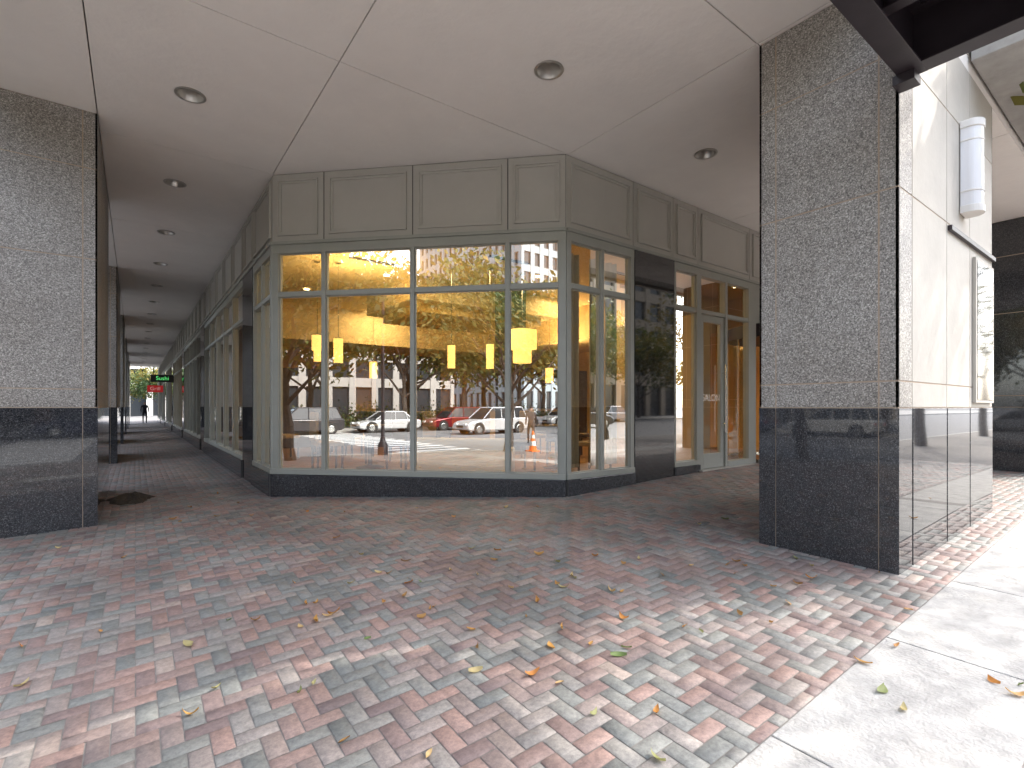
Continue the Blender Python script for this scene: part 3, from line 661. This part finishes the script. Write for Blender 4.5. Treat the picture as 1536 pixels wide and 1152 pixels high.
car(-17.5,-9,R(90),(.6,.6,.6),True,'suv'); car(-13.5,-14,R(80),(.2,.012,.02),True,'suv'); car(13,-8,R(180),(.5,.03,.03),False,'red_car'); car(22,-13,0,(.04,.04,.045),True,'suv')
# lamp post, cone
def lamppost(u,v,z):
    mb=MB('street_lamp'); mb.lathe(0,0,[(.16,0),(.16,.3),(.09,.45),(.06,.6),(.045,5.2),(0,5.2)],'steel',14)
    mb.tube((0,0,5.1),(.9,0,5.5),.03,.025,'steel',8); mb.lathe(.95,0,[(0,5.62),(.12,5.58),(.26,5.42),(.24,5.4),(0,5.4)],'steel',16); mb.lathe(.95,0,[(.2,5.395),(.12,5.3),(0,5.27)],'acryl',16); mb.done(smooth=True,loc=(u,v,z),rotz=R(180))
lamppost(-5.6,3.4,G(-5.6,3.4)); lamppost(-26,-12,RZ(-26)+.14); lamppost(14,-3.1,G(14,-3.1)); lamppost(-5.6,34,G(-5.6,28))
tcn=MB('traffic_cone'); tcn.box(-.19,.19,-.19,.19,0,.03,'orange'); tcn.lathe(0,0,[(.14,.03),(.115,.2)],'orange',20); tcn.lathe(0,0,[(.115,.2),(.09,.36)],'white',20); tcn.lathe(0,0,[(.09,.36),(.075,.46)],'orange',20); tcn.lathe(0,0,[(.075,.46),(.055,.58)],'white',20); tcn.lathe(0,0,[(.055,.58),(.03,.72),(0,.72)],'orange',20); tcn.done(smooth=True,loc=(-4.2,-1.6,G(-4.2,-1.6)))
# pedestrian far down the arcade
def person(u,v,z,rot):
    e=empty('pedestrian',(u,v,z)); e.rotation_euler[2]=rot
    def skin(name,pts,edges,rad,mat):
        me=bpy.data.meshes.new(name); me.from_pydata(pts,edges,[]); o=bpy.data.objects.new(name,me); sc.collection.objects.link(o); o.parent=e
        o.modifiers.new('s','SKIN'); 
        for i,r in enumerate(rad): me.skin_vertices[0].data[i].radius=(r,r*.85)
        me.skin_vertices[0].data[0].use_root=True
        o.modifiers.new('ss','SUBSURF').levels=1; o.modifiers['ss'].render_levels=1; me.materials.append(M[mat])
    pts=[(0,0,.95),(0,0,1.15),(0,.0,1.40),(0,0,1.50),(.1,0,.9),(.11,.18,.5),(.11,.12,.09),(.11,.26,.04),(-.1,0,.9),(-.11,-.02,.5),(-.11,-.28,.12),(-.11,-.18,.04),(.19,0,1.40),(.25,-.08,1.13),(.24,.06,.88),(-.19,0,1.40),(-.25,.08,1.13),(-.24,.24,.92)]
    ed=[(0,1),(1,2),(2,3),(0,4),(4,5),(5,6),(6,7),(0,8),(8,9),(9,10),(10,11),(2,12),(12,13),(13,14),(2,15),(15,16),(16,17)]
    skin('body',pts,ed,[.15,.13,.15,.06,.1,.065,.05,.045,.1,.065,.05,.045,.065,.05,.035,.065,.05,.035],'coat')
    skin('head',[(0,.0,1.50),(0,.01,1.60),(0,.02,1.70)],[(0,1),(1,2)],[.055,.09,.08],'skin'); skin('hair',[(0,-.03,1.64),(0,-.02,1.74)],[(0,1)],[.09,.07],'hair')
person(.6,50,G(.6,50),R(180)); person(-8.5,-5,RZ(-8),R(120))
# ---------------------------------------------------------------- light
w=bpy.data.worlds.new('World'); sc.world=w; w.use_nodes=True; nt=w.node_tree
sky=nt.nodes.new('ShaderNodeTexSky'); sky.sky_type='NISHITA'; sky.sun_disc=False; el=R(48); sky.sun_elevation=el; sky.sun_rotation=math.atan2(.93,-.37)
sky.air_density=1.0; sky.dust_density=3.0; sky.ozone_density=.6
hs=nt.nodes.new('ShaderNodeHueSaturation'); hs.inputs['Saturation'].default_value=.55; nt.links.new(sky.outputs[0],hs.inputs['Color'])
bg=nt.nodes['Background']; bg.inputs['Strength'].default_value=1.05; nt.links.new(hs.outputs[0],bg.inputs['Color'])
sl=bpy.data.lights.new('sun','SUN'); sl.energy=5; sl.angle=R(.6); sl.color=(1,.95,.87); so=bpy.data.objects.new('sun',sl); sc.collection.objects.link(so)
d=Vector((-.93*math.cos(el),.37*math.cos(el),-math.sin(el))); so.rotation_euler=d.to_track_quat('-Z','Y').to_euler(); so.location=(20,-10,30)
# camera
cd=bpy.data.cameras.new('camera'); cam=bpy.data.objects.new('camera',cd); sc.collection.objects.link(cam); cam.location=(0,0,1.2); cam.rotation_euler=(R(90),0,-math.atan2(.5977,.802))
cd.sensor_width=36; cd.lens=758/1536*36; cd.shift_y=34/1536; cd.clip_start=.05; cd.clip_end=2500; sc.camera=cam
sc.view_settings.view_transform='Standard'; sc.view_settings.look='None'; sc.view_settings.exposure=0
